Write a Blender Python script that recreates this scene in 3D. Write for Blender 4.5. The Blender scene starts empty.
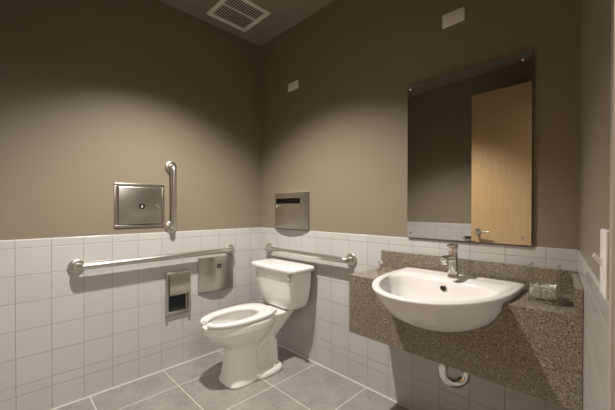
import bpy, bmesh, math, random
from mathutils import Vector, Matrix
random.seed(7)
sc = bpy.context.scene
COL = sc.collection
PI = math.pi
sin, cos = math.sin, math.cos

# ------------------------------------------------------------------ helpers
def V(*a): return Vector(a)

# wall frames: (u along the wall, n out from the wall, z up) -> world
def F_world(u, n, z): return V(u, n, z)
def F_left(u, n, z): return V(n, u, z)
def F_back(u, n, z): return V(u, -n, z)
RD = V(0.1131, -0.99358, 0)
RN = V(-0.99358, -0.1131, 0)
RC = V(2.249, 0, 0)
def F_right(u, n, z): return RC + RD * u + RN * n + V(0, 0, z)

class MB:
    """collects shapes (in a wall frame) that become ONE mesh object"""
    def __init__(self, fr=F_world):
        self.bm = bmesh.new(); self.fr = fr
    def _merge(self, tmp):
        me = bpy.data.meshes.new('tmp'); tmp.to_mesh(me); tmp.free()
        self.bm.from_mesh(me); bpy.data.meshes.remove(me)
    def _map(self, tmp):
        for v in tmp.verts: v.co = self.fr(*v.co)
        bmesh.ops.recalc_face_normals(tmp, faces=tmp.faces[:])
        self._merge(tmp)
    def box(self, a, b, bev=0, seg=2):
        t = bmesh.new()
        bmesh.ops.create_cube(t, size=1)
        for v in t.verts:
            v.co = V(*[(a[i] + b[i]) / 2 + v.co[i] * (b[i] - a[i]) for i in range(3)])
        if bev:
            bmesh.ops.bevel(t, geom=t.edges[:], offset=bev, segments=seg, profile=.5, affect='EDGES')
        self._map(t); return self
    def loft(self, rings, cap0=True, cap1=True, closed=True, loop=False):
        t = bmesh.new()
        R = [[t.verts.new(V(*p)) for p in r] for r in rings]
        n = len(R[0])
        pairs = list(zip(R[:-1], R[1:])) + ([(R[-1], R[0])] if loop else [])
        for A, B in pairs:
            for i in range(n if closed else n - 1):
                j = (i + 1) % n
                try: t.faces.new((A[i], A[j], B[j], B[i]))
                except ValueError: pass
        if not loop:
            if cap0: t.faces.new(list(reversed(R[0])))
            if cap1: t.faces.new(R[-1])
        self._map(t); return self
    def tube(self, pts, rad, n=16, cap=True, sy=1.0):
        pts = [V(*p) for p in pts]
        rads = rad if isinstance(rad, (list, tuple)) else [rad] * len(pts)
        tg = []
        for i in range(len(pts)):
            a = pts[max(i - 1, 0)]; b = pts[min(i + 1, len(pts) - 1)]
            tg.append((b - a).normalized())
        up = V(0, 0, 1) if abs(tg[0].z) < .9 else V(1, 0, 0)
        s = tg[0].cross(up).normalized()
        rings = []
        for i, p in enumerate(pts):
            s = (s - tg[i] * s.dot(tg[i])).normalized()
            w = tg[i].cross(s)
            rings.append([tuple(p + (s * cos(k * 2 * PI / n) + w * sin(k * 2 * PI / n) * sy) * rads[i]) for k in range(n)])
        return self.loft(rings, cap, cap)
    def lathe(self, c, prof, axis='z', n=32):
        """prof = [(r, h)...] along the axis, c = origin; in frame coordinates"""
        c = V(*c); rings = []
        for r, h in prof:
            ring = []
            for k in range(n):
                a = k * 2 * PI / n
                if axis == 'z': o = V(r * cos(a), r * sin(a), h)
                elif axis == 'n': o = V(r * cos(a), h, r * sin(a))
                else: o = V(h, r * cos(a), r * sin(a))
                ring.append(tuple(c + o))
            rings.append(ring)
        return self.loft(rings)
    def prism(self, poly, z0, z1):
        return self.loft([[(x, y, z0) for x, y in poly], [(x, y, z1) for x, y in poly]])
    def build(self, name, mat, parent=None, smooth=True, ang=35):
        bm = self.bm
        o0 = parent['_o'] if parent else None
        off = V(*o0) if o0 else V(0, 0, 0)
        for v in bm.verts: v.co -= off
        me = bpy.data.meshes.new(name); bm.to_mesh(me); bm.free()
        me.materials.append(mat)
        o = bpy.data.objects.new(name, me); COL.objects.link(o)
        if smooth:
            for p in me.polygons: p.use_smooth = True
            try: me.set_sharp_from_angle(angle=math.radians(ang))
            except Exception: pass
        if parent:
            o.parent = parent; o['_o'] = tuple(off)
        return o

def fillet(pts, r, seg=8):
    pts = [V(*p) for p in pts]; out = [pts[0]]
    for i in range(1, len(pts) - 1):
        p = pts[i]; a = (pts[i - 1] - p).normalized(); b = (pts[i + 1] - p).normalized()
        th = a.angle(b); d = r / math.tan(th / 2)
        A = p + a * d; B = p + b * d
        c = p + (a + b).normalized() * (r / sin(th / 2))
        va = A - c; vb = B - c; om = va.angle(vb)
        for k in range(seg + 1):
            t = k / seg
            out.append(c + (va * sin((1 - t) * om) + vb * sin(t * om)) / sin(om))
    out.append(pts[-1]); return [tuple(p) for p in out]

def thing(name, loc, label, cat, group=None):
    o = bpy.data.objects.new(name, None); COL.objects.link(o)
    o.empty_display_size = .05
    o.location = V(*loc); o['_o'] = tuple(loc)
    o['label'] = label; o['category'] = cat
    if group: o['group'] = group
    return o
def tag(o, label, cat, group=None, kind=None):
    o['label'] = label; o['category'] = cat
    if group: o['group'] = group
    if kind: o['kind'] = kind
    return o
def structure(o): o['kind'] = 'structure'; return o

def bool_diff(o, cutter, op='DIFFERENCE'):
    m = o.modifiers.new('b', 'BOOLEAN'); m.operation = op; m.object = cutter; m.solver = 'EXACT'
    dg = bpy.context.evaluated_depsgraph_get(); dg.update()
    me = bpy.data.meshes.new_from_object(o.evaluated_get(dg))
    o.modifiers.remove(m); o.data = me
    bpy.data.objects.remove(cutter, do_unlink=True)

def sup(cx, yf, yb, hw, ef=2.2, eb=2.2, n=48, ymid=None):
    """egg outline; front (toward -y) and back halves have their own exponent"""
    ym = (yf + yb) / 2 if ymid is None else ymid
    out = []
    for k in range(n):
        a = 2 * PI * k / n
        c, s = cos(a), sin(a)
        e = eb if s >= 0 else ef
        x = math.copysign(abs(c) ** (2 / e), c) * hw
        y = math.copysign(abs(s) ** (2 / e), s) * ((yb - ym) if s >= 0 else (ym - yf))
        out.append((cx + x, ym + y))
    return out

# ------------------------------------------------------------------ materials
def mat(name, col, rough=.5, metal=0, **kw):
    m = bpy.data.materials.new(name); m.use_nodes = True
    b = m.node_tree.nodes['Principled BSDF']
    b.inputs['Base Color'].default_value = (*col, 1)
    b.inputs['Roughness'].default_value = rough
    b.inputs['Metallic'].default_value = metal
    for k, v in kw.items(): b.inputs[k.replace('_', ' ')].default_value = v
    return m
class G:
    def __init__(self, m):
        self.m = m; self.t = m.node_tree; self.b = self.t.nodes['Principled BSDF']
    def n(self, typ, **kw):
        x = self.t.nodes.new(typ)
        for k, v in kw.items(): setattr(x, k, v)
        return x
    def l(self, a, b): self.t.links.new(a, b)
    def math(self, op, a, b=None, c=None):
        x = self.n('ShaderNodeMath', operation=op)
        for i, v in enumerate((a, b, c)):
            if v is None: continue
            if isinstance(v, (int, float)): x.inputs[i].default_value = v
            else: self.l(v, x.inputs[i])
        return x.outputs[0]
    def coord(self, scale=(1, 1, 1)):
        tc = self.n('ShaderNodeTexCoord'); mp = self.n('ShaderNodeMapping')
        mp.inputs['Scale'].default_value = scale
        self.l(tc.outputs['Object'], mp.inputs[0]); return mp.outputs[0]
    def noise(self, vec, scale, detail=3, rough=.5):
        x = self.n('ShaderNodeTexNoise'); x.inputs['Scale'].default_value = scale
        x.inputs['Detail'].default_value = detail; x.inputs['Roughness'].default_value = rough
        self.l(vec, x.inputs['Vector']); return x.outputs[0]
    def ramp(self, f, stops, interp='LINEAR'):
        x = self.n('ShaderNodeValToRGB'); cr = x.color_ramp; cr.interpolation = interp
        while len(cr.elements) < len(stops): cr.elements.new(.5)
        for e, (p, c) in zip(cr.elements, stops): e.position = p; e.color = (*c, 1)
        self.l(f, x.inputs[0]); return x.outputs[0]
    def mix(self, f, a, b):
        x = self.n('ShaderNodeMix', data_type='RGBA')
        for s, v in ((0, f), (6, a), (7, b)):
            if isinstance(v, (int, float)): x.inputs[s].default_value = v
            elif isinstance(v, tuple): x.inputs[s].default_value = (*v, 1)
            else: self.l(v, x.inputs[s])
        return x.outputs[2]
    def bump(self, h, strength, dist):
        x = self.n('ShaderNodeBump'); x.inputs['Strength'].default_value = strength
        x.inputs['Distance'].default_value = dist
        self.l(h, x.inputs['Height']); self.l(x.outputs[0], self.b.inputs['Normal'])
    def color(self, c): self.l(c, self.b.inputs['Base Color'])

PAINT = (.262, .222, .158)
def paint(name, col, rough=.42):
    m = mat(name, col, rough); g = G(m); c = g.coord()
    n = g.noise(c, 1.5, 3); g.color(g.mix(n, tuple(x * .96 for x in col), tuple(x * 1.04 for x in col)))
    g.bump(g.noise(c, 160, 3), .12, .002); return m
M_paint = paint('taupe_paint', PAINT)
M_ceil = paint('ceiling_paint', (.29, .255, .205), .6)

def tile_mat(name, ux, uy, off):
    """wall tile: u = ux*x + uy*y"""
    m = mat(name, (.6, .57, .53), .2); g = G(m)
    tc = g.n('ShaderNodeTexCoord'); sx = g.n('ShaderNodeSeparateXYZ'); g.l(tc.outputs['Object'], sx.inputs[0])
    u = g.math('ADD', g.math('MULTIPLY', sx.outputs[0], ux), g.math('MULTIPLY', sx.outputs[1], uy))
    z = sx.outputs[2]
    def dist(v, o, p):
        f = g.math('FRACT', g.math('DIVIDE', g.math('SUBTRACT', v, o), p))
        return g.math('MULTIPLY', g.math('MINIMUM', f, g.math('SUBTRACT', 1., f)), p)
    du = dist(u, off, .1581)
    dz = g.math('ADD', dist(z, .202, .1556), g.math('LESS_THAN', z, .19))
    dz2 = g.math('ABSOLUTE', g.math('SUBTRACT', z, .1446))
    dzz = g.math('MINIMUM', dz, dz2)
    d = g.math('MINIMUM', du, dzz)
    mr = g.n('ShaderNodeMapRange', interpolation_type='SMOOTHSTEP'); g.l(d, mr.inputs[0])
    mr.inputs[1].default_value = .0007; mr.inputs[2].default_value = .0028
    # tile-to-tile tone
    cu = g.math('FLOOR', g.math('DIVIDE', g.math('SUBTRACT', u, off), .1581))
    cz = g.math('FLOOR', g.math('DIVIDE', g.math('SUBTRACT', z, .202), .1556))
    wn = g.n('ShaderNodeTexWhiteNoise', noise_dimensions='2D')
    cb = g.n('ShaderNodeCombineXYZ'); g.l(cu, cb.inputs[0]); g.l(cz, cb.inputs[1]); g.l(cb.outputs[0], wn.inputs['Vector'])
    face = g.mix(wn.outputs['Value'], (.515, .506, .497), (.545, .536, .527))
    g.color(g.mix(mr.outputs[0], (.36, .345, .325), face))
    rr = g.n('ShaderNodeMapRange'); g.l(mr.outputs[0], rr.inputs[0]); rr.inputs[3].default_value = .7; rr.inputs[4].default_value = .14
    g.l(rr.outputs[0], g.b.inputs['Roughness'])
    wav = g.noise(g.coord(), 9, 2)
    h = g.math('ADD', mr.outputs[0], g.math('MULTIPLY', wav, .3))
    g.bump(h, .5, .0022); return m
M_tileL = tile_mat('tile_left', 0, 1, -.11)
M_tileB = tile_mat('tile_back', 1, 0, .0887)
M_tileR = tile_mat('tile_right', .1048, -.9945, .2365 + .06)
M_tileF = tile_mat('tile_front', .9945, .1048, .05)
M_caulk = mat('caulk', (.74, .72, .68), .5)

def floor_mat():
    m = mat('floor_tile', (.2, .19, .175), .45); g = G(m)
    tc = g.n('ShaderNodeTexCoord'); sx = g.n('ShaderNodeSeparateXYZ'); g.l(tc.outputs['Object'], sx.inputs[0])
    def dist(v, o, p):
        f = g.math('FRACT', g.math('DIVIDE', g.math('SUBTRACT', v, o), p))
        return g.math('MULTIPLY', g.math('MINIMUM', f, g.math('SUBTRACT', 1., f)), p)
    d = g.math('MINIMUM', dist(sx.outputs[0], .275, .456), dist(sx.outputs[1], -.434, .4555))
    mr = g.n('ShaderNodeMapRange', interpolation_type='SMOOTHSTEP'); g.l(d, mr.inputs[0])
    mr.inputs[1].default_value = .0017; mr.inputs[2].default_value = .003
    c = g.coord(); n1 = g.noise(c, 5, 6, .65); n2 = g.noise(c, 40, 4, .6)
    n = g.math('ADD', g.math('MULTIPLY', n1, .65), g.math('MULTIPLY', n2, .35))
    face = g.ramp(n, [(.34, (.25, .238, .221)), (.5, (.31, .296, .276)), (.66, (.37, .355, .333))])
    g.color(g.mix(mr.outputs[0], (.74, .72, .68), face))
    g.bump(g.math('ADD', mr.outputs[0], g.math('MULTIPLY', n2, .4)), .35, .002); return m
M_floor = floor_mat()

def granite():
    m = mat('granite', (.2, .16, .11), .09); g = G(m); c = g.coord()
    v = g.n('ShaderNodeTexVoronoi'); v.inputs['Scale'].default_value = 400; g.l(c, v.inputs['Vector'])
    v2 = g.n('ShaderNodeTexVoronoi'); v2.inputs['Scale'].default_value = 260; g.l(c, v2.inputs['Vector'])
    s1 = g.n('ShaderNodeSeparateColor'); g.l(v.outputs['Color'], s1.inputs[0])
    s2 = g.n('ShaderNodeSeparateColor'); g.l(v2.outputs['Color'], s2.inputs[0])
    a = g.ramp(s1.outputs[0], [(0, (.075, .064, .052)), (.2, (.20, .165, .12)), (.5, (.285, .24, .18)),
                               (.80, (.37, .315, .245)), (.94, (.58, .53, .46))], 'CONSTANT')
    b = g.ramp(s2.outputs[1], [(0, (.08, .07, .056)), (.15, (.22, .18, .13)), (.6, (.30, .25, .185)), (.88, (.44, .39, .31))], 'CONSTANT')
    n = g.noise(c, 60, 3); f = g.math('GREATER_THAN', n, .5)
    g.color(g.mix(.16, g.mix(f, a, b), (.10, .085, .065))); return m
M_gran = granite()

def steel(name, col, rough, vertical=False):
    m = mat(name, col, rough, 1.0); g = G(m)
    c = g.coord((400, 400, 6) if vertical else (6, 6, 500)); n = g.noise(c, 1, 2)
    rr = g.n('ShaderNodeMapRange'); g.l(n, rr.inputs[0]); rr.inputs[3].default_value = rough - .07; rr.inputs[4].default_value = rough + .08
    g.l(rr.outputs[0], g.b.inputs['Roughness']); g.bump(n, .05, .0006); return m
M_steel = steel('satin_steel', (.57, .535, .49), .30)
M_bar = mat('bar_steel', (.63, .60, .56), .32, 1.0)
M_satin = mat('polished_steel', (.66, .63, .59), .16, 1.0)
M_chrome = mat('chrome', (.80, .79, .77), .06, 1.0)
M_brass = mat('aged_brass', (.30, .24, .17), .3, 1.0)
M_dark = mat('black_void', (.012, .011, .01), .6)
M_black = mat('black_plastic', (.02, .02, .02), .35)
M_china = mat('vitreous_china', (.88, .865, .835), .09)
M_seatp = mat('white_plastic_seat', (.84, .825, .80), .2)
M_basin = mat('basin_china', (.75, .73, .71), .07)
M_white = mat('white_plastic', (.90, .88, .85), .35)
M_mirror = mat('mirror_silver', (.73, .73, .71), .012, 1.0)
M_mirredge = mat('mirror_edge', (.10, .13, .11), .15)
M_vent = mat('vent_paint', (.90, .86, .80), .45)
M_paper = mat('paper', (.78, .76, .70), .8)
M_label = mat('white_print', (.8, .8, .78), .5)
M_frame = mat('door_frame_paint', (.50, .44, .37), .4)
def wood():
    m = mat('maple_veneer', (.6, .4, .2), .35); g = G(m)
    c = g.coord((9, 9, .7)); n = g.noise(c, 4, 5, .6); n2 = g.noise(g.coord(), 1.2, 2)
    f = g.math('ADD', g.math('MULTIPLY', n, .6), g.math('MULTIPLY', n2, .4))
    g.color(g.ramp(f, [(.3, (.50, .33, .17)), (.5, (.565, .385, .205)), (.7, (.62, .43, .24))])); return m
M_wood = wood()
def glass():
    m = mat('clear_glass', (.985, .998, .99), .0); b = m.node_tree.nodes['Principled BSDF']
    b.inputs['Transmission Weight'].default_value = 1; b.inputs['IOR'].default_value = 1.45; return m
M_glass = glass()
M_pebble = mat('glass_pebble', (.93, .94, .90), .10)

# ------------------------------------------------------------------ room shell
H, CZ, PD = 1.030, 2.731, .006      # wainscot height, ceiling height, paint set back behind the tile face
def fy(x): return -2.306 + .105 * x
CR = RC + RD * 2.0573
c00, c10, c11, c01 = (0, 0), (RC.x, 0), (CR.x, CR.y), (0, fy(0))
T = .12
mb = MB(); mb.prism([(-T, T), (2.6, T), (2.75, -2.4), (-T, -2.5)], -.1, 0)
structure(mb.build('floor', M_floor, smooth=False))
mb = MB(); mb.prism([(-T, T), (2.6, T), (2.75, -2.4), (-T, -2.5)], CZ, CZ + .1)
structure(mb.build('ceiling', M_ceil, smooth=False))

def cap_profile(fr, u0, u1, name, m, parent):
    """tile wainscot slab with a bullnose top"""
    prof = [(-PD, 0), (0, 0), (0, H - .007)]
    for k in range(1, 7):
        a = k / 6 * PI / 2; prof.append((-.007 * (1 - cos(a)), H - .007 + .007 * sin(a)))
    prof.append((-PD - .001, H))
    mb = MB(fr); mb.loft([[(u0, n, z) for n, z in prof], [(u1, n, z) for n, z in prof]])
    return mb.build(name, m, parent, ang=50)

mb = MB(F_left); mb.box((-2.42, -T, 0), (T, -PD, CZ))
wl = structure(mb.build('wall_left', M_paint, smooth=False)); wl['_o'] = (0, 0, 0)
cap_profile(F_left, fy(0), 0, 'tile_wainscot', M_tileL, wl)
mb = MB(F_left); mb.box((fy(0), 0, 0), (0, .008, .006)); mb.build('caulk_joint', M_caulk, wl)

mb = MB(F_back); mb.box((-PD, -T, 0), (RC.x + .1, -PD, CZ))
wb = structure(mb.build('wall_back', M_paint, smooth=False)); wb['_o'] = (0, 0, 0)
cap_profile(F_back, 0, RC.x, 'tile_wainscot', M_tileB, wb)
mb = MB(F_back); mb.box((.008, 0, 0), (RC.x, .008, .006)); mb.build('caulk_joint', M_caulk, wb)

DU0, DU1, DZ = 1.0, 2.02, 2.46       # doorway in the right wall
mb = MB(F_right)
mb.box((-.1, -T, 0), (DU0 + .01, -PD, CZ)); mb.box((DU0 + .01, -T, DZ), (2.2, -PD, CZ)); mb.box((DU1 + .03, -T, 0), (2.2, -PD, DZ))
wr = structure(mb.build('wall_right', M_paint, smooth=False)); wr['_o'] = (0, 0, 0)
cap_profile(F_right, 0, DU0 - .008, 'tile_wainscot', M_tileR, wr)

mb = MB()
d = V(.9945, .1044, 0); nrm = V(-.1044, .9945, 0); p0 = V(0, fy(0), 0)
def F_front(u, n, z): return p0 + d * u + nrm * n + V(0, 0, z)
mb = MB(F_front); mb.box((-.1, -T, 0), (2.6, -PD, CZ))
wf = structure(mb.build('wall_front', M_paint, smooth=False)); wf['_o'] = (0, 0, 0)
cap_profile(F_front, 0, 2.47, 'tile_wainscot', M_tileF, wf)

# door frame (steel): jambs and head round the doorway
mb = MB(F_right)
mb.box((DU0, -T - .02, 0), (DU0 + .03, .004, DZ)); mb.box((DU1, -T - .02, 0), (DU1 + .03, .004, DZ))
mb.box((DU0, -T - .02, DZ - .03), (DU1 + .03, .004, DZ))
mb.box((DU0, -T + .02, 0), (DU0 + .045, -T + .05, DZ))
structure(mb.build('trim_1', M_frame, smooth=False))

# open door leaf behind the camera (seen in the mirror)
dl0, dl1 = V(1.258, -1.905, 0), V(2.385, -1.862, 0)
dd = (dl1 - dl0).normalized(); dn = V(-dd.y, dd.x, 0); DW = (dl1 - dl0).length
def F_door(u, n, z): return dl0 + dd * u + dn * n + V(0, 0, z)
mb = MB(F_door); mb.box((0, -.044, .012), (DW, 0, 2.425), .002, 1)
door = structure(mb.build('door_1', M_wood, smooth=False)); door['_o'] = (0, 0, 0)
mb = MB(F_door)
mb.lathe((.07, 0, .968), [(.0, 0), (.032, 0), (.032, .007), (.028, .010), (.012, .011), (.012, .045), (0, .045)], 'n')
mb.tube(fillet([(.07, .012, .968), (.07, .05, .968), (.19, .05, .964)], .012), [.010] * 10 + [.0075])
mb.build('door_handle', M_chrome, door)
mb = MB(F_door)
mb.lathe((.07, -.044, .968), [(.0, 0), (.032, 0), (.032, -.007), (.012, -.011), (.012, -.045), (0, -.045)], 'n')
mb.tube(fillet([(.07, -.056, .968), (.07, -.092, .968), (.19, -.092, .964)], .012), [.010] * 10 + [.0075])
mb.build('door_handle', M_chrome, door)

# ------------------------------------------------------------------ ceiling vent
vt = thing('ceiling_vent', (.283, -.415, CZ), 'square white slatted air vent on the ceiling above the toilet corner', 'vent')
x0, x1, y0, y1 = .102, .464, -.597, -.238
mb = MB()
fw_ = .036
mb.box((x0, y0, CZ - .008), (x1, y0 + fw_, CZ - .0005), .002, 1); mb.box((x0, y1 - fw_, CZ - .008), (x1, y1, CZ - .0005), .002, 1)
mb.box((x0, y0 + fw_ - .001, CZ - .008), (x0 + fw_, y1 - fw_ + .001, CZ - .0005), .002, 1)
mb.box((x1 - fw_, y0 + fw_ - .001, CZ - .008), (x1, y1 - fw_ + .001, CZ - .0005), .002, 1)
mb.build('vent_frame', M_vent, vt)
mb = MB(); mb.box((x0 + .02, y0 + .02, CZ - .0015), (x1 - .02, y1 - .02, CZ - .0006)); mb.build('duct_opening', M_dark, vt)
mb = MB(); mb.box(((x0 + x1) / 2 + .014, y0 + fw_, CZ - .008), ((x0 + x1) / 2 + .026, y1 - fw_, CZ - .002)); mb.build('divider', M_vent, vt)
ns = 16
for k in range(ns):
    yy = y0 + fw_ + (k + .5) * (y1 - y0 - 2 * fw_) / ns
    mb = MB(); mb.loft([[(x, yy - .0045, CZ - .0075), (x, yy - .0042, CZ - .0082), (x, yy + .0045, CZ - .0048), (x, yy + .0042, CZ - .0042)]
                        for x in (x0 + fw_, x1 - fw_)])
    mb.build('slat', M_vent, vt, smooth=False)

# recessed downlight (above the frame of the photo)
LX, LY = .95, -1.03
dlg = thing('recessed_downlight', (LX, LY, CZ), 'round recessed ceiling downlight in front of the toilet', 'light')
mb = MB(); mb.lathe((LX, LY, CZ), [(.075, -.001), (.095, -.001), (.095, -.005), (.078, -.008), (.066, -.002), (.066, -.0006), (.075, -.0006)]); mb.build('trim_ring', M_white, dlg)
M_lamp = mat('lamp_lens', (1, .9, .75), .4)
bL = M_lamp.node_tree.nodes['Principled BSDF']; bL.inputs['Emission Color'].default_value = (1, .86, .68, 1); bL.inputs['Emission Strength'].default_value = 4
mb = MB(); mb.lathe((LX, LY, CZ), [(0, -.0006), (.064, -.0006), (.064, -.002), (0, -.0025)]); mb.build('lens', M_lamp, dlg)

# ------------------------------------------------------------------ grab bars
def grab_bar(fr, a, b, n0, label, vertical=False):
    """a,b: (u,z) of the two flanges; n0: wall face"""
    off = .058
    o = fr((a[0] + b[0]) / 2, n0, min(a[1], b[1]))
    t = thing('grab_bar', tuple(o), label, 'grab bar', 'steel grab bars')
    A = V(a[0], n0 + .004, a[1]); B = V(b[0], n0 + .004, b[1])
    Ao = V(a[0], n0 + off, a[1]); Bo = V(b[0], n0 + off, b[1])
    path = fillet([A, Ao, Bo, B], .036, 8)
    mb = MB(fr); mb.tube(path, .0205, 20); mb.build('bar', M_bar, t)
    for P in (a, b):
        mb = MB(fr)
        mb.lathe((P[0], n0, P[1]), [(0, .0005), (.043, .0005), (.044, .004), (.043, .011), (.037, .0155), (.022, .0165), (0, .0165)], 'n')
        mb.build('flange', M_bar, t)
    return t
grab_bar(F_left, (-1.412, .846), (-.328, .855), 0, 'long horizontal steel grab bar on the left tiled wall')
grab_bar(F_back, (.150, .850), (1.065, .850), 0, 'horizontal steel grab bar behind the toilet tank')
grab_bar(F_left, (-.829, 1.518), (-.829, 1.066), -PD, 'short vertical steel grab bar beside the disposal door')

# ------------------------------------------------------------------ sanitary napkin disposal (left wall, recessed)
t = thing('napkin_disposal', (0, -1.04, 1.075), 'square flush steel disposal door with a round black emblem', 'disposal unit')
u0, u1, z0, z1, n0 = -1.204, -.877, 1.074, 1.380, -PD
mb = MB(F_left)
w = .02
for a, b in (((u0, n0, z0), (u1, n0 + .009, z0 + w)), ((u0, n0, z1 - w), (u1, n0 + .009, z1)),
             ((u0, n0, z0 + w - .002), (u0 + w, n0 + .009, z1 - w + .002)), ((u1 - w, n0, z0 + w - .002), (u1, n0 + .009, z1 - w + .002))):
    mb.box(a, b, .003, 2)
mb.build('frame', M_steel, t)
mb = MB(F_left); mb.box((u0 + w + .003, n0, z0 + w + .004), (u1 - w - .003, n0 + .016, z1 - w - .003), .005, 3)
door_p = mb.build('door', M_steel, t)
mb = MB(F_left); mb.lathe((-1.035, n0 + .016, 1.222), [(0, 0), (.021, 0), (.021, .0016), (0, .0016)], 'n'); em = mb.build('emblem', M_black, door_p)
mb = MB(F_left)
mb.loft([[(-1.035 - .006, n, 1.213), (-1.035 + .006, n, 1.213), (-1.035 + .002, n, 1.226), (-1.035 - .002, n, 1.226)] for n in (n0 + .0170, n0 + .0184)])
mb.lathe((-1.035, n0 + .0170, 1.2300), [(0, 0), (.003, 0), (.003, .0014), (0, .0014)], 'n', 12)
mb.build('emblem_figure', M_label, door_p, smooth=False)
mb = MB(F_left); mb.lathe((-.925, n0 + .0155, 1.224), [(0, 0), (.011, 0), (.010, .006), (0, .008)], 'n', 20)
mb.box((-.945, n0 + .018, 1.219), (-.922, n0 + .026, 1.229), .003, 2); mb.build('latch', M_chrome, door_p)
mb = MB(F_left); mb.tube([(u0 + .011, n0 + .009, z0 + .03), (u0 + .011, n0 + .009, z1 - .03)], .004, 10); mb.build('hinge', M_steel, t)

# ------------------------------------------------------------------ bow-front dispensers
def bow_body(fr, u0, u1, z0, z1, n0, side, bow, nn=20):
    """closed solid whose front bows outward in plan"""
    prof = [(u0, n0)]
    for k in range(nn + 1):
        s = k / nn; prof.append((u0 + (u1 - u0) * s, n0 + side + bow * (1 - (2 * s - 1) ** 2)))
    prof.append((u1, n0))
    mb = MB(fr)
    mb.loft([[(u, n, z0) for u, n in prof], [(u, n, z1) for u, n in prof]])
    return mb
# toilet paper dispenser with lock (left wall)
t = thing('paper_dispenser', (0, -.465, .50), 'bow fronted steel paper dispenser with round lock beneath long grab bar', 'dispenser', 'steel paper dispensers')
pu0, pu1, pz0, pz1 = -.616, -.300, .530, .806
mb = bow_body(F_left, pu0, pu1, pz0, pz1, 0, .010, .029)
mb.build('cover', M_steel, t, ang=25)
mb = MB(F_left); mb.lathe((-.449, .0385, .728), [(0, 0), (.020, 0), (.020, .003), (.016, .0036), (0, .0036)], 'n', 24); lk = mb.build('lock', M_black, t)
mb = MB(F_left); mb.lathe((-.449, .0418, .732), [(0, 0), (.0038, 0), (.0038, .001), (0, .001)], 'n', 12); mb.box((-.4512, .0418, .720), (-.4468, .0429, .732)); mb.build('keyhole', M_chrome, lk)
mb = MB(F_left); mb.box((pu0 - .004, 0, pz0 - .004), (pu0 + .003, .016, pz1 + .003), .002, 1); mb.build('side_flange', M_steel, t)

# lower dispenser with open roll compartment (left wall)
t = thing('tissue_dispenser', (0, -.782, .39), 'narrow steel tissue dispenser with open dark slot on left wall', 'dispenser', 'steel paper dispensers')
u0, u1, z0, z1 = -.878, -.690, .402, .728
mb = MB(F_left)
mb.box((u0, 0, z0), (u0 + .02, .034, z1), .006, 3); mb.box((u1 - .02, 0, z0), (u1, .034, z1), .006, 3)
mb.box((u0 + .01, 0, z0), (u1 - .01, .022, z0 + .026), .006, 3); mb.box((u0 + .01, 0, z1 - .02), (u1 - .01, .034, z1), .006, 3)
mb.build('frame', M_steel, t)
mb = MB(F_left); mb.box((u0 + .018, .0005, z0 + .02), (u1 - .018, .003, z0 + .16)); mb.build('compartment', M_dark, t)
mb = MB(F_left)
pr = [(.006, .545), (.036, .549), (.046, .556), (.052, .60), (.053, .65), (.048, .69), (.038, .711), (.006, .713)]
mb.loft([[(u, n, z) for n, z in pr] for u in (u0 + .021, u1 - .021)]); mb.build('cover', M_steel, t, ang=40)
mb = MB(F_left); mb.lathe((-.784, .0525, .672), [(0, 0), (.004, 0), (.004, .001), (0, .001)], 'n', 12); mb.build('lock', M_black, t)
mb = MB(F_left); mb.box((u1 - .036, .004, z0 + .03), (u1 - .022, .020, z0 + .145), .003, 2); mb.build('inner_rail', M_steel, t)

# seat cover dispenser (back wall)
t = thing('seat_cover_dispenser', (.44, 0, 1.04), 'steel seat cover dispenser with wide slot on wall above toilet', 'dispenser')
u0, u1, z0, z1, n0, sd, bw = .232, .648, 1.046, 1.338, -PD, .016, .030
def bn(u): s = (u - u0) / (u1 - u0); return n0 + sd + bw * (1 - (2 * s - 1) ** 2)
def bow_panel(mb, ua, ub, za, zb, th, nn=16):
    pf = [(ua + (ub - ua) * k / nn) for k in range(nn + 1)]
    prof = [(u, bn(u)) for u in pf] + [(u, bn(u) - th) for u in reversed(pf)]
    mb.loft([[(u, n, za) for u, n in prof], [(u, n, zb) for u, n in prof]])
ou0, ou1, oz0, oz1 = .258, .572, 1.216, 1.292
mb = MB(F_back)
bow_panel(mb, u0, u1, z0, oz0, .003); bow_panel(mb, u0, u1, oz1, z1, .003)
bow_panel(mb, u0, ou0, oz0, oz1, .003, 4); bow_panel(mb, ou1, u1, oz0, oz1, .003, 6)
mb.box((u0, n0, z0), (u0 + .003, n0 + sd, z1)); mb.box((u1 - .003, n0, z0), (u1, n0 + sd, z1))
mb.build('cover', M_steel, t, ang=25)
mb = MB(F_back)
for za, zb in ((z1 - .003, z1), (z0, z0 + .003)):
    mb = MB(F_back)
    pf = [(u0 + (u1 - u0) * k / 16) for k in range(17)]
    prof = [(u, bn(u) - .001) for u in pf] + [(u1, n0), (u0, n0)]
    mb.loft([[(u, n, za) for u, n in prof], [(u, n, zb) for u, n in prof]])
    mb.build('end_panel', M_satin, t, smooth=False)
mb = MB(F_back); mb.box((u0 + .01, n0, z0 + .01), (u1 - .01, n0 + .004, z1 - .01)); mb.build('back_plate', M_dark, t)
mb = MB(F_back); mb.box((ou0 - .01, n0 + .005, oz0 - .02), (ou1 + .01, n0 + .018, oz0 + .024), .002, 1); mb.build('paper_covers', M_paper, t)
mb = MB(F_back); bow_panel(mb, ou0 + .02, ou1 - .0, oz0, oz0 + .032, .006); mb.build('slot_lip', M_steel, t)
for uu in (.318, .545):
    mb = MB(F_back); mb.lathe((uu, bn(uu), oz0 + .014), [(0, -.002), (.006, -.002), (.005, .002), (0, .0025)], 'n', 12); mb.build('screw', M_chrome, t)
mb = MB(F_back)
pf = [(u0 + (u1 - u0) * k / 16) for k in range(17)]
prof = [(u, bn(u) + .004) for u in pf] + [(u, bn(u) - .004) for u in reversed(pf)]
mb.loft([[(u, n, z0 - .006) for u, n in prof], [(u, n, z0 + .004) for u, n in prof]])
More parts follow.
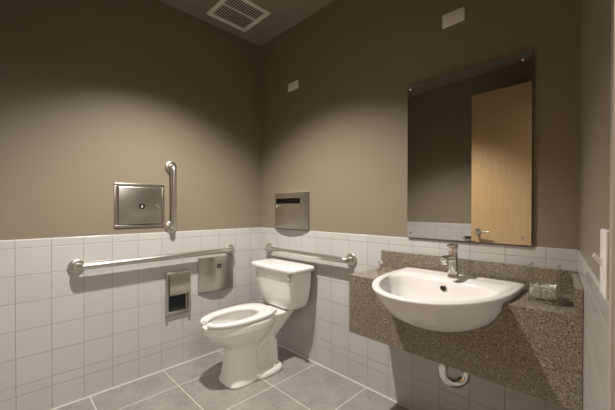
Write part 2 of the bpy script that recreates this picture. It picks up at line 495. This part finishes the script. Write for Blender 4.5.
mb.build('bottom_lip', M_steel, t)

# ------------------------------------------------------------------ blank cover plates (back wall)
def cover_plate(u0, u1, z0, z1, label, inner):
    t = thing('cover_plate', ((u0 + u1) / 2, 0, z0), label, 'wall plate', 'white wall plates high on the wall')
    mb = MB(F_back); mb.box((u0, -PD, z0), (u1, .001, z1), .002, 2); mb.build('plate', M_white, t)
    if inner:
        mb = MB(F_back); mb.box((u0 + .028, 0, z0 + .017), (u1 - .028, .0025, z1 - .017), .001, 1); mb.build('blank_insert', M_white, t)
    else:
        for f in (.27, .73):
            mb = MB(F_back); mb.lathe((u0 + (u1 - u0) * f, .001, (z0 + z1) / 2), [(0, 0), (.003, 0), (.0025, .0012), (0, .0015)], 'n', 12); mb.build('screw', M_white, t)
cover_plate(1.679, 1.795, 2.203, 2.275, 'white blank plate high on the wall above the mirror', False)
cover_plate(.394, .518, 2.197, 2.265, 'small white plate high on the wall above the toilet', True)

# ------------------------------------------------------------------ mirror
t = thing('wall_mirror', (1.787, 0, 1.033), 'frameless rectangular mirror with corner clips above the sink', 'mirror')
mu0, mu1, mz0, mz1 = 1.483, 2.091, 1.034, 1.9355
mb = MB(F_back); mb.box((mu0, -PD + .004, mz0), (mu1, .010, mz1)); mb.build('backing', M_mirredge, t, smooth=False)
mb = MB(F_back); mb.box((mu0, .0101, mz0), (mu1, .0125, mz1), .001, 1); mb.build('mirror_glass', M_mirror, t, smooth=False)
for u, z in ((mu0 + .022, mz0 + .024), (mu1 - .036, mz0 + .034), (mu0 + .018, mz1 - .022), (mu1 - .036, mz1 - .034)):
    mb = MB(F_back); mb.lathe((u, .0125, z), [(0, 0), (.0075, 0), (.0075, .004), (.005, .0065), (0, .007)], 'n', 20); mb.build('mirror_clip', M_chrome, t)

# ------------------------------------------------------------------ vanity
vn = thing('vanity_counter', (1.79, -.19, .525), 'speckled brown granite vanity counter holding the sink', 'counter')
VX0, VX1, VY, VZ0, VZ1 = 1.325, 2.252, -.372, .522, .840
def rx(y): return RC.x - y * .1138      # right wall face at depth y
SX = 1.793                               # basin axis
def sink_outline(s=1.0, n=64, z=0, hw=.290, yb=-.075, yf=-.650, ym=-.22, e=2.08, dz=0):
    out = []
    for k in range(n):
        a = 2 * PI * k / n; c_, s_ = cos(a), sin(a)
        if s_ < 0:
            x = math.copysign(abs(c_) ** (2 / e), c_) * hw; y = ym - abs(s_) ** (2 / e) * (ym - yf)
        else:
            x = math.copysign(abs(c_) ** (2 / 14.), c_) * hw; y = ym + abs(s_) ** (2 / 14.) * (yb - ym)
        out.append((x, y))
    return out
cy0 = -.36
def sink_ring(z, **kw):
    return [(SX + x, y, z) for x, y in sink_outline(**kw)]

mb = MB(); mb.prism([(VX0, -.001), (VX0, VY), (rx(VY) - .002, VY), (rx(0) - .002, -.001)], VZ1 - .03, VZ1)
mb.prism([(VX0, VY + .03), (VX0, VY), (rx(VY) - .002, VY), (rx(VY) - .004, VY + .03)], VZ0, VZ1 - .031)
mb.box((VX0, VY + .031, VZ0), (VX0 + .03, -.001, VZ1 - .031))
top = mb.build('countertop', M_gran, vn, smooth=False)
# opening for the basin (slightly larger than its body)
OUT = [(.684, .07, -.41, -.25, -.33), (.690, .110, -.455, -.215, -.33), (.702, .150, -.495, -.185, -.32), (.720, .190, -.535, -.15, -.31), (.745, .229, -.575, -.115, -.29),
       (.775, .257, -.608, -.075, -.25), (.806, .275, -.643, -.058, -.23), (.836, .282, -.666, -.053, -.22)]
cut = MB()
cut.loft([sink_ring(z_ - (.003 if z_ < .7 else 0), hw=h_ + .002, yf=f_ - .002, yb=b_ + .002, ym=m_) for z_, h_, f_, b_, m_ in OUT] + [sink_ring(.9, hw=.286, yf=-.670, yb=-.051, ym=-.22)])
cutter = cut.build('cutter', M_gran)
cutter.location = (0, 0, 0); top.parent = None; top.location = vn['_o']
bpy.context.view_layer.update()
bool_diff(top, cutter); top.location = (0, 0, 0); top.parent = vn
mb = MB(); mb.box((1.311, -.022, VZ1), (rx(0) - .002, -.001, .940), .0015, 1); mb.build('backsplash', M_gran, vn, smooth=False)
mb = MB()
mb.loft([[(rx(-.023) - .022, -.023, z), (rx(-.023) - .002, -.023, z), (rx(VY) - .002, VY, z), (rx(VY) - .022, VY, z)] for z in (VZ1, .934)])
mb.build('side_splash', M_gran, vn, smooth=False)

# basin
sk = thing('sink', (SX, -.36, .69), 'white half-round ceramic sink set into the front of the granite counter', 'sink')
outer = [sink_ring(z_, hw=h_, yf=f_, yb=b_, ym=m_) for z_, h_, f_, b_, m_ in OUT]
outer += [sink_ring(.850, hw=.287, yf=-.677, yb=-.050), sink_ring(.857, hw=.289, yf=-.681, yb=-.049), sink_ring(.863, hw=.287, yf=-.680, yb=-.051), sink_ring(.866, hw=.282, yf=-.675, yb=-.056)]
inner = [sink_ring(.867, hw=.264, yf=-.660, yb=-.072), sink_ring(.866, hw=.259, yf=-.653, yb=-.086), sink_ring(.862, hw=.254, yf=-.646, yb=-.13)]
def bowl_ring(z, hw, yf, yb, e=2.4):
    ym = (yf + yb) / 2 + .03; out = []
    for k in range(64):
        a = 2 * PI * k / 64; c_, s_ = cos(a), sin(a); ee = 2.15 if s_ < 0 else 3.4
        x = math.copysign(abs(c_) ** (2 / ee), c_) * hw
        y = ym + math.copysign(abs(s_) ** (2 / ee), s_) * ((ym - yf) if s_ < 0 else (yb - ym))
        out.append((SX + x, y, z))
    return out
inner += [bowl_ring(.861, .250, -.638, -.225), bowl_ring(.856, .245, -.631, -.230), bowl_ring(.843, .238, -.619, -.237), bowl_ring(.815, .226, -.578, -.249),
          bowl_ring(.780, .205, -.550, -.265), bowl_ring(.750, .170, -.51, -.285), bowl_ring(.730, .120, -.47, -.31), bowl_ring(.722, .06, -.40, -.335), bowl_ring(.720, .024, -.377, -.333)]
mb = MB(); mb.loft(outer + inner); mb.build('basin', M_basin, sk, ang=60)
mb = MB(); mb.lathe((SX, -.356, .7205), [(0, 0), (.03, 0), (.03, .003), (.022, .004), (.018, .001), (0, .001)]); mb.build('drain', M_chrome, sk)
mb = MB(F_back); mb.lathe((SX - .006, .248, .826), [(.010, -.004), (.0135, -.004), (.0140, .004), (.0125, .0055), (.0105, .002), (.010, .002)], 'n', 24); orr = mb.build('overflow_ring', M_brass, sk)
mb = MB(F_back); mb.lathe((SX - .006, .248, .826), [(0, -.002), (.0105, -.002), (.0105, .003), (0, .003)], 'n', 20); mb.build('overflow_hole', M_dark, orr)

# faucet
FX, FY, FZ = 1.794, -.142, .8645
fc = thing('faucet', (FX, FY, FZ), 'chrome single lever faucet on back rim of white sink', 'faucet')
mb = MB(); mb.lathe((FX, FY, FZ), [(0, 0), (.027, 0), (.027, .004), (.0245, .008), (.0235, .02), (.0225, .10), (.0225, .130), (.0, .130)]); mb.build('body', M_chrome, fc)
mb = MB()
mb.tube([(FX, FY, FZ + .092), (FX, FY - .04, FZ + .0985), (FX, FY - .08, FZ + .102), (FX, FY - .118, FZ + .1035), (FX, FY - .128, FZ + .1035), (FX, FY - .132, FZ + .1035)], [.0175, .0165, .016, .016, .0145, .010], 24)
sp = mb.build('spout', M_chrome, fc)
mb = MB(); mb.lathe((FX, FY - .112, FZ), [(0, .076), (.0115, .076), (.0125, .079), (.0125, .094), (0, .094)]); mb.build('aerator', M_chrome, sp)
mb = MB(); mb.lathe((FX, FY, FZ), [(0, .133), (.0225, .133), (.0225, .158), (.0205, .163), (0, .164)])
mb.box((FX - .012, FY - .056, FZ + .154), (FX + .012, FY + .004, FZ + .164), .003, 2); mb.build('lever', M_chrome, fc)

# soap dispenser on the counter at the far left of the basin
sd_ = thing('soap_dispenser', (1.40, -.115, VZ1), 'small chrome soap pump on the granite counter left of the sink', 'soap pump')
SXp, SYp = 1.392, -.155
mb = MB(); mb.lathe((SXp, SYp, VZ1), [(0, .0003), (.027, .0003), (.027, .008), (.018, .014), (.011, .017), (.011, .037), (0, .037)]); mb.build('body', M_chrome, sd_)
mb = MB(); mb.lathe((SXp, SYp, VZ1), [(0, .039), (.015, .039), (.0165, .046), (.015, .054), (.008, .058), (0, .058)])
mb.tube([(SXp, SYp, VZ1 + .046), (SXp + .012, SYp - .025, VZ1 + .048), (SXp + .016, SYp - .036, VZ1 + .043)], [.006, .0055, .0045], 10); mb.build('pump_head', M_chrome, sd_)

# P-trap
TX, TY = 1.817, -.322
tdx, tdy = .82, .57
tp = thing('drain_trap', (TX, TY, .36), 'chrome curved drain pipe under the granite counter', 'pipe')
def TP(q, z): return (TX + tdx * q, TY + tdy * q, z)
R_ = .048
mb = MB(); mb.tube([TP(0, .6835), TP(0, .49)], .0165, 20); mb.build('tailpiece', M_chrome, tp)
ub = [TP(0, .500)]
for k in range(13):
    a = PI + PI * k / 12; ub.append(TP(R_ + R_ * cos(a), .466 + R_ * sin(a)))
ub += [TP(2 * R_, .492)]
mb = MB(); mb.tube(ub, .0195, 20); mb.build('u_bend', M_chrome, tp)
ex, ey, _ = TP(2 * R_, 0)
mb = MB(); mb.tube(fillet([(ex, ey, .485), (ex, ey, .565), (ex, -.024, .58)], .04), .0165, 20); mb.build('trap_arm', M_chrome, tp)
mb = MB(); mb.lathe((ex, ey, .478), [(0, 0), (.026, 0), (.027, .004), (.027, .018), (.023, .022), (0, .022)], 'z', 8); mb.build('slip_nut', M_chrome, tp)
mb = MB(); mb.lathe((TX, TY, .482), [(0, 0), (.021, 0), (.0215, .003), (.0215, .012), (0, .012)], 'z', 24); mb.build('slip_nut', M_chrome, tp)
mb = MB(F_back); mb.lathe((ex, .0005, .58), [(.017, 0), (.035, 0), (.034, .006), (.018, .012), (.017, .012)], 'n', 24); mb.build('escutcheon', M_chrome, tp)

# glass vase with crushed glass
vs = thing('glass_vase', (2.168, -.222, VZ1), 'square clear glass vase on the counter right of the sink', 'vase')
a0, a1, b0, b1, vz, th = 2.122, 2.214, -.268, -.176, .984, .0045
mb = MB(); o_ = [(a0, b0), (a1, b0), (a1, b1), (a0, b1)]; i_ = [(a0 + th, b0 + th), (a1 - th, b0 + th), (a1 - th, b1 - th), (a0 + th, b1 - th)]
zb = VZ1 + .0006
mb.loft([[(x, y, zb) for x, y in o_], [(x, y, vz) for x, y in o_], [(x, y, vz) for x, y in i_], [(x, y, zb + .009) for x, y in i_]])
mb.build('vase_body', M_glass, vs, smooth=False)
mb = MB()
for k in range(520):
    r = random.uniform(.0032, .0055)
    px = random.uniform(a0 + th + r, a1 - th - r); py = random.uniform(b0 + th + r, b1 - th - r)
    pz = VZ1 + .0125 + r + random.random() * .044
    tmp = bmesh.new(); bmesh.ops.create_icosphere(tmp, subdivisions=1, radius=r)
    rot = Matrix.Rotation(random.random() * 6, 3, 'X') @ Matrix.Rotation(random.random() * 6, 3, 'Z')
    for v in tmp.verts:
        v.co = rot @ V(v.co.x * random.uniform(.7, 1.1), v.co.y, v.co.z * random.uniform(.6, 1)) + V(px, py, pz)
        v.co.x = min(max(v.co.x, a0 + th + .0006), a1 - th - .0006); v.co.y = min(max(v.co.y, b0 + th + .0006), b1 - th - .0006)
        v.co.z = max(v.co.z, VZ1 + .0105)
    mb._merge(tmp)
pb = mb.build('glass_pebbles', M_pebble, None, smooth=False)
tag(pb, 'crushed clear glass pebbles filling the bottom of the vase', 'pebbles', kind='stuff')

# ------------------------------------------------------------------ light switch (right wall)
ls = thing('light_switch', tuple(F_right(.875, 0, 1.033)), 'white light switch on the right wall near the door frame', 'light switch')
mb = MB(F_right); mb.box((.866, -PD, 1.032), (.955, .0045, 1.163), .003, 3); mb.build('switch_plate', M_white, ls)
mb = MB(F_right); mb.box((.899, .003, 1.083), (.923, .0062, 1.112), .001, 1)
mb.loft([[(u, .005, 1.088), (u, .005, 1.104), (u, .016, 1.116), (u, .019, 1.108)] for u in (.906, .916)]); mb.build('toggle', M_white, ls)
for z in (1.064, 1.131):
    mb = MB(F_right); mb.lathe((.911, .0045, z), [(0, 0), (.003, 0), (.0025, .001), (0, .0014)], 'n', 10); mb.build('screw', M_white, ls)

# chrome hook on the front wall (seen in the mirror)
hk = thing('wall_hook', tuple(F_front(1.15, 0, .86)), 'dark coat hook seen in the mirror beside the wooden door', 'hook')
mb = MB(F_front); mb.box((1.10, .0005, .862), (1.21, .012, .886), .003, 2); mb.build('back_plate', M_black, hk)
mb = MB(F_front); mb.tube([(1.12, .012, .872), (1.12, .05, .868), (1.12, .065, .858), (1.12, .07, .872)], [.009, .008, .008, .010], 12); mb.build('prong', M_chrome, hk)

# ------------------------------------------------------------------ toilet
XC = .483
tl = thing('toilet', (XC, -.40, 0), 'white floor mounted toilet with open front seat in the corner', 'toilet')
def ring(z, yf, yb, hw, ef=2.2, eb=2.4, ym=None): return [(x, y, z) for x, y in sup(XC, yf, yb, hw, ef, eb, 48, ym)]
mb = MB()
outer = [ring(0, -.672, -.42, .122, 3.2, 3), ring(.010, -.675, -.42, .124, 3.2, 3), ring(.04, -.665, -.42, .113, 3.0, 3), ring(.12, -.652, -.42, .101, 2.7, 3),
         ring(.20, -.645, -.42, .097, 2.6, 2.8), ring(.245, -.650, -.40, .100, 2.4, 2.6), ring(.275, -.680, -.36, .120, 2.2, 2.5, -.50), ring(.310, -.732, -.31, .145, 2.15, 2.4, -.50),
         ring(.340, -.768, -.285, .159, 2.15, 2.4, -.50), ring(.362, -.787, -.278, .166, 2.15, 2.4, -.50), ring(.376, -.804, -.27, .1745, 2.15, 2.4, -.50), ring(.425, -.811, -.27, .176, 2.15, 2.4, -.50), ring(.432, -.804, -.275, .169, 2.15, 2.4, -.50)]
inn = [ring(.432, -.765, -.34, .116, 2.15, 2.2, -.52), ring(.41, -.765, -.34, .118, 2.15, 2.2, -.52), ring(.36, -.745, -.34, .118, 2.1, 2.2, -.52), ring(.31, -.70, -.36, .10, 2.1, 2.2, -.52), ring(.26, -.62, -.40, .07, 2.1, 2.1), ring(.235, -.56, -.44, .035, 2, 2)]
mb.loft(outer + inn)
# deck and neck that carry the tank
def rr(z, yf, yb, hw, e=4): return [(x, y, z) for x, y in sup(XC, yf, yb, hw, e, e, 48)]
mb.loft([rr(.0, -.50, -.24, .045, 2.6), rr(.10, -.50, -.245, .042, 2.6), rr(.18, -.50, -.235, .046, 2.6), rr(.24, -.42, -.205, .060, 2.6), rr(.30, -.37, -.155, .080, 2.8), rr(.35, -.36, -.105, .090, 3),
         rr(.385, -.355, -.065, .100, 3.4), rr(.410, -.355, -.048, .108, 3.6), rr(.420, -.355, -.052, .104, 3.6)])
# trapway bulges on the sides
for s in (-1, 1):
    mb.tube([(XC + s * .030, -.43, .14), (XC + s * .034, -.395, .19), (XC + s * .040, -.345, .240), (XC + s * .046, -.305, .250), (XC + s * .046, -.280, .20), (XC + s * .046, -.275, .12), (XC + s * .050, -.28, .02)],
            [.020, .026, .034, .040, .038, .038, .044], 16)
# foot flange
mb.loft([rr(.0, -.50, -.215, .140, 3.2), rr(.008, -.50, -.210, .145, 3.2), rr(.030, -.50, -.212, .142, 3.2), rr(.045, -.49, -.222, .130, 3.0), rr(.052, -.48, -.23, .108, 2.8)])
bowl = mb.build('bowl', M_china, tl)
rm = bowl.modifiers.new('fuse', 'REMESH'); rm.mode = 'VOXEL'; rm.voxel_size = .006; rm.use_smooth_shade = True
sm = bowl.modifiers.new('relax', 'SMOOTH'); sm.factor = .5; sm.iterations = 5
# tank
def tr(z, yf, hw, yb=-.026, e=6): return [(x, y, z) for x, y in sup(XC, yf, yb, hw, e, e, 64)]
mb = MB()
mb.loft([tr(.4225, -.165, .120), tr(.427, -.185, .146), tr(.436, -.198, .165), tr(.452, -.210, .187), tr(.49, -.222, .207), tr(.54, -.233, .223), tr(.60, -.243, .235), tr(.66, -.251, .243), tr(.72, -.257, .249), tr(.732, -.257, .249)])
mb.build('tank', M_china, tl, ang=50)
mb = MB()
mb.loft([tr(.7325, -.268, .258, -.018), tr(.735, -.279, .268, -.013), tr(.741, -.283, .273, -.012), tr(.756, -.283, .273, -.012), tr(.764, -.279, .268, -.014), tr(.768, -.268, .256, -.024), tr(.769, -.24, .23, -.045)])
mb.build('tank_lid', M_china, tl, ang=60)
mb = MB(F_back)
mb.lathe((XC + .215, .2545, .706), [(0, -.004), (.021, -.004), (.021, .008), (.016, .013), (0, .015)], 'n', 24)
mb.tube([(XC + .213, .268, .706), (XC + .232, .279, .701), (XC + .264, .288, .688)], [.0135, .0135, .011], 12)
mb.build('flush_lever', M_chrome, tl)
# seat: open-front ring
mb = MB()
N = 60; gap = .27; rings = []
zS0, zS1 = .4375, .4625
def seat_o(a):
    c_, s_ = cos(a), sin(a); e = 2.15 if s_ < 0 else 3.0
    return V(math.copysign(abs(c_) ** (2 / e), c_) * .174, -.535 + math.copysign(abs(s_) ** (2 / e), s_) * (.287 if s_ < 0 else .250), 0)
def seat_i(a):
    c_, s_ = cos(a), sin(a); e = 2.1
    return V(math.copysign(abs(c_) ** (2 / e), c_) * .104, -.565 + math.copysign(abs(s_) ** (2 / e), s_) * (.205 if s_ < 0 else .17), 0)
a0_, a1_ = -PI / 2 + gap * .75, 3 * PI / 2 - gap * .75
for k in range(N + 1):
    a = a0_ + (a1_ - a0_) * k / N
    O, I = seat_o(a), seat_i(a)
    if k in (0, N):
        pass
    w = (O - I); L = w.length; w = w / L
    if k == 0 or k == N: O, I = O - w * .010, I + w * .006
    def P(q, z): p = I + w * q; return (XC + p.x, p.y, z)
    L = (O - I).length
    r_ = .008
    rings.append([P(0, zS0 + .004), P(.003, zS0), P(L - .004, zS0), P(L, zS0 + .005), P(L, zS1 - r_), P(L - r_ * .3, zS1 - r_ * .3), P(L - r_, zS1),
                  P(L * .5, zS1 + .001), P(r_ * 1.4, zS1 - .002), P(r_ * .4, zS1 - .005), P(0, zS1 - .010)])
mb.loft(rings); mb.build('seat', M_seatp, tl, ang=50)
for s in (-1, 1):
    mb = MB(); mb.box((XC + s * .075 - .018, -.29, .4215), (XC + s * .075 + .012, -.262, .450), .006, 3); mb.build('seat_hinge', M_seatp, tl)
    mb = MB(); mb.lathe((XC + s * .112, -.315, .044), [(0, 0), (.017, 0), (.017, .006), (.012, .017), (.005, .022), (0, .0225)], 'z', 20); mb.build('bolt_cap', M_china, tl)

# supply valve
sv = thing('supply_valve', (.29, 0, .135), 'small chrome water valve on the wall behind the toilet', 'valve')
SVX, SVZ = .302, .148
mb = MB(F_back); mb.lathe((SVX, .0005, SVZ), [(0, 0), (.026, 0), (.025, .005), (.012, .010), (.010, .035), (0, .035)], 'n', 20); mb.build('escutcheon', M_chrome, sv)
mb = MB(F_back); mb.tube([(SVX, .034, SVZ - .012), (SVX, .034, SVZ + .03)], .012, 16); mb.build('valve_body', M_chrome, sv)
mb = MB(F_back); mb.tube([(SVX, .044, SVZ), (SVX, .062, SVZ)], .016, 10, sy=.6); mb.build('valve_knob', M_chrome, sv)
mb = MB(F_back); mb.tube(fillet([(SVX, .034, SVZ + .03), (SVX, .034, .30), (SVX + .02, .07, .405), (SVX + .022, .09, .415)], .04, 6), .0045, 8); mb.build('supply_hose', M_steel, sv)

# ------------------------------------------------------------------ light
def spot(name, loc, energy, size, blend, rad, col):
    L = bpy.data.lights.new(name, 'SPOT'); L.energy = energy; L.spot_size = math.radians(size); L.spot_blend = blend
    L.shadow_soft_size = rad; L.color = col
    o = bpy.data.objects.new(name, L); COL.objects.link(o); o.location = loc; return o
sb = spot('downlight_beam', (LX, LY, CZ - .02), 250, 108, .68, .035, (1, .93, .86))
sb.rotation_euler = (math.radians(1.6), math.radians(1.8), 0)
hl = bpy.data.lights.new('doorway_fill', 'AREA'); hl.shape = 'RECTANGLE'; hl.size = 1.2; hl.size_y = .6; hl.energy = 40; hl.color = (1, .93, .85)  # added fill, no fixture: unseen area light beyond the doorway brightens low surfaces
ho = bpy.data.objects.new('doorway_fill', hl); COL.objects.link(ho); ho.location = (3.3, -1.5, 2.6)
w = bpy.data.worlds.new('hall_light'); sc.world = w; w.use_nodes = True
w.node_tree.nodes['Background'].inputs[0].default_value = (1, .95, .89, 1)
w.node_tree.nodes['Background'].inputs[1].default_value = .16

# ------------------------------------------------------------------ camera
cd = bpy.data.cameras.new('camera'); co = bpy.data.objects.new('camera', cd); COL.objects.link(co)
f, pcx, pcy = 309.0731, 304.4547, 211.48
yaw, pit, rol = [math.radians(a) for a in (135.3328, -.4811, .033)]
fw = V(cos(yaw) * cos(pit), sin(yaw) * cos(pit), sin(pit)); r = fw.cross(V(0, 0, 1)).normalized(); u = r.cross(fw)
r2 = r * cos(rol) + u * sin(rol); u2 = -r * sin(rol) + u * cos(rol)
m3 = Matrix((r2, u2, -fw)).transposed()
co.matrix_world = Matrix.Translation((2.3673, -1.7529, 1.2036)) @ m3.to_4x4()
cd.sensor_width = 36; cd.lens = f / 615 * 36; cd.shift_x = (307.5 - pcx) / 615; cd.shift_y = (pcy - 205) / 615
cd.clip_start = .02; cd.clip_end = 50
sc.camera = co
for o in bpy.data.objects:
    if '_o' in o: del o['_o']
vs_ = sc.view_settings
vs_.view_transform = 'Standard'; vs_.look = 'None'; vs_.exposure = 0; vs_.gamma = 1; vs_.use_curve_mapping = False
